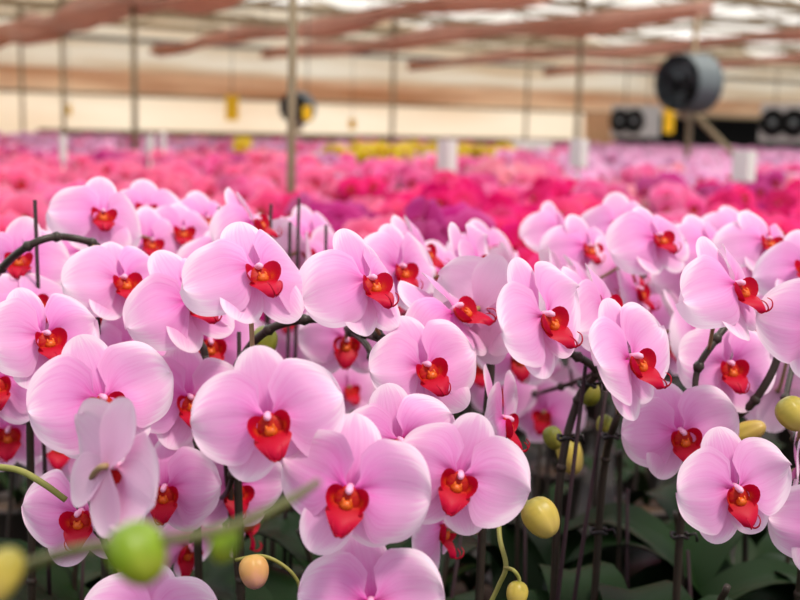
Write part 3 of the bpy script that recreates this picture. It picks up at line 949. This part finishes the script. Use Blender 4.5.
def wall_piece(name, b0, b1, z0, z1, mat, a=WA, th=0.05, folds=0.0):
    m = MB()
    if folds:
        n = int((b1 - b0) * 8)
        m.grid(lambda u, v: (b0 + (b1 - b0) * u, a + folds * math.sin(u * (b1 - b0) * 3.1 + 1.3 * math.sin(u * 17)), z0 + (z1 - z0) * (v + 1) / 2), n, 6)
        m.grid(lambda u, v: (b0 + (b1 - b0) * u, a + th + folds * math.sin(u * (b1 - b0) * 3.1 + 1.3 * math.sin(u * 17)), z0 + (z1 - z0) * (1 - v) / 2), n, 6)
    else:
        m.box((b0, a, z0), (b1, a + th, z1))
    return struct(name, m.mesh(name, [mat], bool(folds)), (0, 0, 0), TH)


OB = 14.2                                    # where the dark opening begins
wall_piece('wall_back', -12, OB, 0, 1.97, M['wall'])
wall_piece('wall_upper', -12, 26, 2.0, 2.32, M['upper'], folds=0.05)
wall_piece('wall_gable', -12, 26, 2.32, 3.6, M['gable'])
wall_piece('trim_1', -12, 26, 1.95, 2.0, M['metal'], a=WA - 0.06, th=0.06)
wall_piece('trim_2', -12, 26, 2.72, 2.78, M['fan_grey'], a=WA - 0.12, th=0.06)
wall_piece('trim_3', OB - .7, OB, 0, 1.97, M['tan'], a=WA - 0.08, th=0.07)
wall_piece('baseboard_back', 3.6, OB - .7, 0, 1.47, M['brown'], a=WA - 0.2, th=0.12)
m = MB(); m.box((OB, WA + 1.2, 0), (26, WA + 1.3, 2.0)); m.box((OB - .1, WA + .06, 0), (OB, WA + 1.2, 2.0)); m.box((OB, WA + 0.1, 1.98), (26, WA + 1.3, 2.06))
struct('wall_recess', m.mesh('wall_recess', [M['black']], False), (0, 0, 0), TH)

# roof sheets: shallow folds with ridges along the bays
m = MB()
def roof(u, v):
    b = -12 + 38 * u
    a = 8.0 + 8.1 * (v + 1) / 2
    return (b, a, 3.22 + 0.30 * abs(((b / 4.0) % 1.0) * 2 - 1))
m.grid(roof, 152, 8)
struct('ceiling', m.mesh('ceiling', [M['roof']]), (0, 0, 0), TH)


def pipe(name, p0, p1, r, label, cat, group=None, mat='metal', foot=True):
    p0, p1 = Vector(p0), Vector(p1)
    o = thing(name, p0, label, cat, group)
    m = MB(); m.tube([(0, 0, 0), p1 - p0], r, 12)
    link('shaft', m.mesh('shaft', [M[mat]]), o)
    if foot:
        m = MB(); m.box((-.08, -.08, 0.0), (.08, .08, .012)); link('base_plate', m.mesh('base_plate', [M[mat]], False), o)
        m = MB(); m.tube([Vector((0, 0, p1.z - p0.z - .10)), Vector((0, 0, p1.z - p0.z - .02))], r * 1.5, 12); link('collar', m.mesh('collar', [M[mat]]), o)
    return o


ROOFH = 2.93
POSTS = [(291, 190, 3.1, .0125, 'thick galvanised post left of centre in front of the small fan'), (135, 140, 9.7, .025, 'galvanised post left of the yellow sticky card'),
         (64, 135, 11.8, .022, 'galvanised post above the slim white card at left'), (23, 130, 13.6, .021, 'galvanised post furthest to the left'),
         (576, 150, 11.0, .027, 'galvanised post right of centre left of the dark opening'), (392, 140, 14.0, .026, 'galvanised post behind the yellow orchid row'),
         (525, 145, 17.0, .024, 'thin galvanised post far back between two others at right centre'), (688, 150, 9.6, .024, 'galvanised post carrying the big drum fan')]
for x, y, d, r, lab in POSTS:
    p = at(x, y, d)
    pipe('post', (p.x, p.y, 0), (p.x, p.y, ROOFH), r, lab, 'post')
q0, q1 = at(688, 108, 9.58), at(737, 158, 9.2)
d_ = (q1 - q0)
e = q0 + d_ * 3.2
pipe('brace', e, q0, .024, 'slanting galvanised brace running down from the big fan', 'brace', foot=False)

# beams across the bays and purlins
for k, a in enumerate((8.0, 9.5, 12.0, 14.1, 15.7)):
    for z, s in ((2.95, .035), (3.16, .025)):
        m = MB(); m.box((-12, -s, -s), (26, s, s))
        p = ab(a, 0, z)
        o = struct(f'trim_{10 + k * 2 + (z > 3)}', m.mesh('beam', [M['metal']], False), p, TH)
    m = MB()
    for j in range(int(38 / 0.8)):
        x0 = -12 + j * .8
        zz = (0, .21) if j % 2 else (.21, 0)
        m.tube([(x0, 0, zz[0]), (x0 + .8, 0, zz[1])], .012, 6)
    struct(f'trim_{30 + k}', m.mesh('truss_web', [M['metal']]), ab(a, 0, 2.95), TH)
for k, b in enumerate(np.arange(-10, 26, 2.0)):
    m = MB(); m.box((-.02, 7.9, -.02), (.02, 16, .02)); o = struct(f'trim_{50 + k}', m.mesh('purlin', [M['metal']], False), ab(0, b, 3.19), TH)

# gathered shade cloth
SH = [(3.05, 'upper left', 1.0), (5.3, 'upper middle', .55), (7.0, 'long middle one', .6), (9.6, 'right', .45), (12.4, 'far right', .45)]
for k, (b, w, rs) in enumerate(SH):
    r = random.Random(80 + k)
    ph = [r.uniform(0, 6) for _ in range(6)]
    m = MB()
    def bundle(u, v, ph=ph, b=b, rs=rs):
        a = 6.8 + 9.0 * u
        th = v * math.pi
        rr = 0.13 + 0.035 * math.sin(a * 2.3 + ph[0]) + 0.03 * math.sin(5 * th + ph[1] + a * 1.2) + 0.02 * math.sin(3 * th + a * 4 + ph[2])
        rr *= rs
        return (rr * 1.25 * math.cos(th), a, rr * math.sin(th) + 0.03 * math.sin(a * 1.4 + ph[3]))
    m.grid(bundle, 70, 20)
    o = thing('shade_cloth', ab(0, b, 2.64), f'gathered brown-pink shade cloth bundle hanging under the roof, {w}', 'shade cloth', None, TH)
    link('cloth', m.mesh('cloth', [M['shade']]), o)
    for a in (8.0, 9.5, 12.0, 14.1):
        m = MB(); m.tube([(0, a, 0.0), (0, a, 0.29)], .006, 5); link('hanging_cord', m.mesh('hanging_cord', [M['cord']]), o)

# drum fans
def drum_fan(p, rad, depth, yaw, label):
    o = thing('drum_fan', p, label, 'fan', None, yaw)   # axis along local -Y
    m = MB()
    n = 32
    prof = [(rad * .97, depth / 2), (rad, depth / 2 - .02), (rad, -depth / 2 + .02), (rad * 1.04, -depth / 2), (rad * .98, -depth / 2), (rad * .95, -depth / 2 + .02), (rad * .95, depth / 2)]
    m.lathe(prof, n, 0)
    T = Matrix.Rotation(R(90), 4, 'X')
    link('drum', m.mesh('drum', [M['fan_grey']]), o, T)
    m = MB(); m.lathe([(0.0, -.03), (rad * .94, -.03), (rad * .94, .01), (0.0, .01)], n, 0)
    link('back_guard', m.mesh('back_guard', [M['fan_dark']]), o, T @ Matrix.Translation((0, 0, -depth / 2 + .04)))
    m = MB()
    m.lathe([(0.0, .06), (.06, .05), (.07, -.05), (0, -.06)], 16)
    link('motor', m.mesh('motor', [M['fan_dark']]), o, T)
    for k in range(3):
        m = MB()
        m.grid(lambda u, v: ((.05 + (rad * .86 - .05) * u) , (.05 + .06 * u) * v, .05 * v), 6, 4)
        link('blade', m.mesh('blade', [M['fan_grey']]), o, T @ Matrix.Rotation(k * 2.094, 4, 'Z'))
    m = MB()
    for rr in (.35, .55, .75, .93):
        m.tube([(rad * rr * math.cos(t), rad * rr * math.sin(t), depth / 2 - .01) for t in np.linspace(0, 2 * math.pi, 28)], .005, 5)
    for t in range(8):
        c, s = math.cos(t * .785), math.sin(t * .785)
        m.tube([(.05 * c, .05 * s, depth / 2 - .01), (rad * .95 * c, rad * .95 * s, depth / 2 - .01)], .005, 5)
    link('guard', m.mesh('guard', [M['fan_dark']]), o, T)
    m = MB(); m.box((-.03, -.05, -rad - .06), (.03, .05, -rad + .01)); link('mount_bracket', m.mesh('mount_bracket', [M['metal']], False), o)
    return o


drum_fan(at(688, 83, 9.3), .243, .30, R(-52), 'big grey drum fan on a post above the dark opening')
drum_fan(at(297, 108, 9.4), .135, .16, R(-20), 'small dark drum fan half hidden behind the thick post')


def trap(x, y, d, wpx, hpx, label, rot=0.0):
    w, h = wpx * d / FPX, hpx * d / FPX
    p = at(x, y, d)
    o = thing('sticky_card', p, label, 'insect trap', None, rot)
    m = MB(); m.box((-w / 2, -.006, -h / 2), (w / 2, .006, h / 2)); link('card', m.mesh('card', [M['trap']], False), o)
    m = MB(); m.tube([(0, 0, h / 2 - .01), (0, 0, max(h / 2 + .05, 2.93 - p.z))], .003, 5); link('hanging_cord', m.mesh('hanging_cord', [M['cord']]), o)


trap(232, 108, 9.0, 13, 25, 'yellow sticky insect card hanging in front of the cream wall left of the post', .2)
trap(307, 113, 6.4, 9, 14, 'yellow sticky insect card beside the thick post in front of the small fan', .4)
trap(352, 124, 12, 7, 10, 'tiny yellow sticky card low against the wall right of the thick post', .5)
trap(669, 120, 10.2, 11, 26, 'orange-yellow sticky card hanging below the big drum fan', .3)
trap(69, 110, 11.5, 5, 10, 'tiny yellow sticky card beside the post at far left', .3)

# white fan boxes in front of the dark opening
def fan_box(x, y, d, wpx, hpx, label):
    w, h = wpx * d / FPX, hpx * d / FPX
    p = at(x, y, d)
    o = thing('fan_box', p, label, 'fan box', None, R(-48))
    m = MB(); m.box((-w / 2, -.02, -h / 2), (w / 2, .40, h / 2)); link('housing', m.mesh('housing', [M['box']], False), o)
    for s in (-1, 1):
        T = Matrix.Translation((s * w * .22, -.03, 0)) @ Matrix.Rotation(R(90), 4, 'X')
        m = MB(); m.lathe([(0, .0), (h * .36, .0), (h * .38, .012), (h * .38, -.02)], 24); q = link('fan_opening', m.mesh('fan_opening', [M['black']]), o, T)
        m = MB(); m.lathe([(0, .03), (h * .09, .03), (h * .10, .0)], 16); link('hub', m.mesh('hub', [M['fan_grey']]), q)
    m = MB()
    for s in (-1, 1):
        m.tube([(s * w * .35, .2, h / 2 - .01), (s * w * .35, .2, 2.93 - p.z)], .01, 6)
    link('hanging_rod', m.mesh('hanging_rod', [M['metal']]), o)


fan_box(628, 121, 17, 40, 32, 'white twin-fan box left of the big drum fan')
fan_box(784, 123, 17, 52, 38, 'white twin-fan box cut by the right edge of the photo')

# white card signs rising out of the blooms
def sign(x, y, d, wpx, hpx, label, rot):
    w, h = wpx * d / FPX, hpx * d / FPX
    p = at(x, y, d)
    o = thing('card_sign', (p.x, p.y, BENCH), label, 'sign', None, rot)
    zc = p.z - BENCH
    m = MB()
    m.box((-w * .5, -w * .35, zc - h / 2), (w * .5, w * .35, zc + h / 2))
    link('card', m.mesh('card', [M['white']], False), o)
    m = MB(); m.tube([(0, 0, 0), (0, 0, zc - h / 2 + .01)], .006, 6); link('stake', m.mesh('stake', [M['white']]), o)


sign(447, 156, 4.1, 17, 32, 'white card sign standing out of the blooms in the middle', R(-50))
sign(579, 153, 4.6, 15, 28, 'white card sign standing out of the blooms left of the dark opening', R(-50))
sign(744, 166, 3.9, 19, 30, 'white card sign standing out of the blooms below the right fan box', R(-55))
sign(63, 148, 5.6, 7, 26, 'slim white card sign under the second post from the left', R(-50))
sign(150, 145, 6.6, 7, 20, 'small white card left of a similar one, under the brown ledge at left', R(-40))
sign(163, 143, 6.8, 5, 22, 'small white card right of a similar one, under the brown ledge at left', R(-40))
sign(530, 145, 9.5, 38, 8, 'long low white card lying level behind the yellow orchids', 0.2)

# benches that carry the pots
for k, (b0, b1, lab) in enumerate(((-6.0, 1.2, 'dark bench under the orchids at far left'), (1.42, 2.78, 'dark narrow bench right of the thick post'), (3.06, 7.0, 'dark bench under the orchids in the middle'),
                                   (7.3, 10.25, 'dark bench under the orchids at right'), (10.55, 15.0, 'dark bench under the orchids farthest right'))):
    o = thing('bench', ab(0, (b0 + b1) / 2, 0), lab, 'bench', None, TH)
    w = (b1 - b0) / 2
    m = MB(); m.box((-w, -1.2, BENCH - .05), (w, 15.4, BENCH)); link('bench_top', m.mesh('bench_top', [M['bench']], False), o)
    for s in (-1, 1):
        for a in (-1.0, 4.5, 10, 15.2):
            m = MB(); m.box((s * (w - .1) - .03, a - .03, 0), (s * (w - .1) + .03, a + .03, BENCH - .04)); link('leg', m.mesh('leg', [M['bench']], False), o)

# ------------------------------------------------------------------ light
W = bpy.data.worlds.new('World'); scene.world = W; W.use_nodes = True
bg = W.node_tree.nodes['Background']
bg.inputs['Color'].default_value = (0.93, 0.96, 1.0, 1)
wn, wl = W.node_tree.nodes, W.node_tree.links
wt = wn.new('ShaderNodeTexCoord')
wd = wn.new('ShaderNodeVectorMath'); wd.operation = 'DOT_PRODUCT'; wd.inputs[1].default_value = (-math.sin(TH), math.cos(TH), 0.15)
wr = wn.new('ShaderNodeMapRange'); wr.inputs['From Min'].default_value = 0.25; wr.inputs['From Max'].default_value = 1.0
wr.inputs['To Min'].default_value = 0.84; wr.inputs['To Max'].default_value = 2.6      # the sky is brightest low behind the end wall
wl.new(wt.outputs['Generated'], wd.inputs[0]); wl.new(wd.outputs['Value'], wr.inputs['Value']); wl.new(wr.outputs[0], bg.inputs['Strength'])
s = bpy.data.lights.new('sun', 'SUN'); s.energy = 3.1; s.angle = R(10); s.color = (1.0, 0.90, 0.78)
so = bpy.data.objects.new('sun', s); C.objects.link(so)
so.rotation_euler = Vector((-0.34, 0.26, -0.90)).to_track_quat('-Z', 'Y').to_euler()

# ------------------------------------------------------------------ camera
cam = bpy.data.cameras.new('camera'); co = bpy.data.objects.new('camera', cam); C.objects.link(co)
cam.sensor_width = 36; cam.lens = FPX * 36 / 800
co.matrix_world = CM
cam.clip_start = 0.02; cam.clip_end = 200
cam.dof.use_dof = True; cam.dof.focus_distance = 0.83; cam.dof.aperture_fstop = 5.6; cam.dof.aperture_blades = 0
scene.camera = co
scene.view_settings.view_transform = 'Standard'
scene.view_settings.look = 'None'
scene.view_settings.gamma = 1
scene.view_settings.exposure = 0.0
scene.cycles.use_denoising = True
scene.cycles.max_bounces = 10
scene.cycles.diffuse_bounces = 6
scene.cycles.transmission_bounces = 8
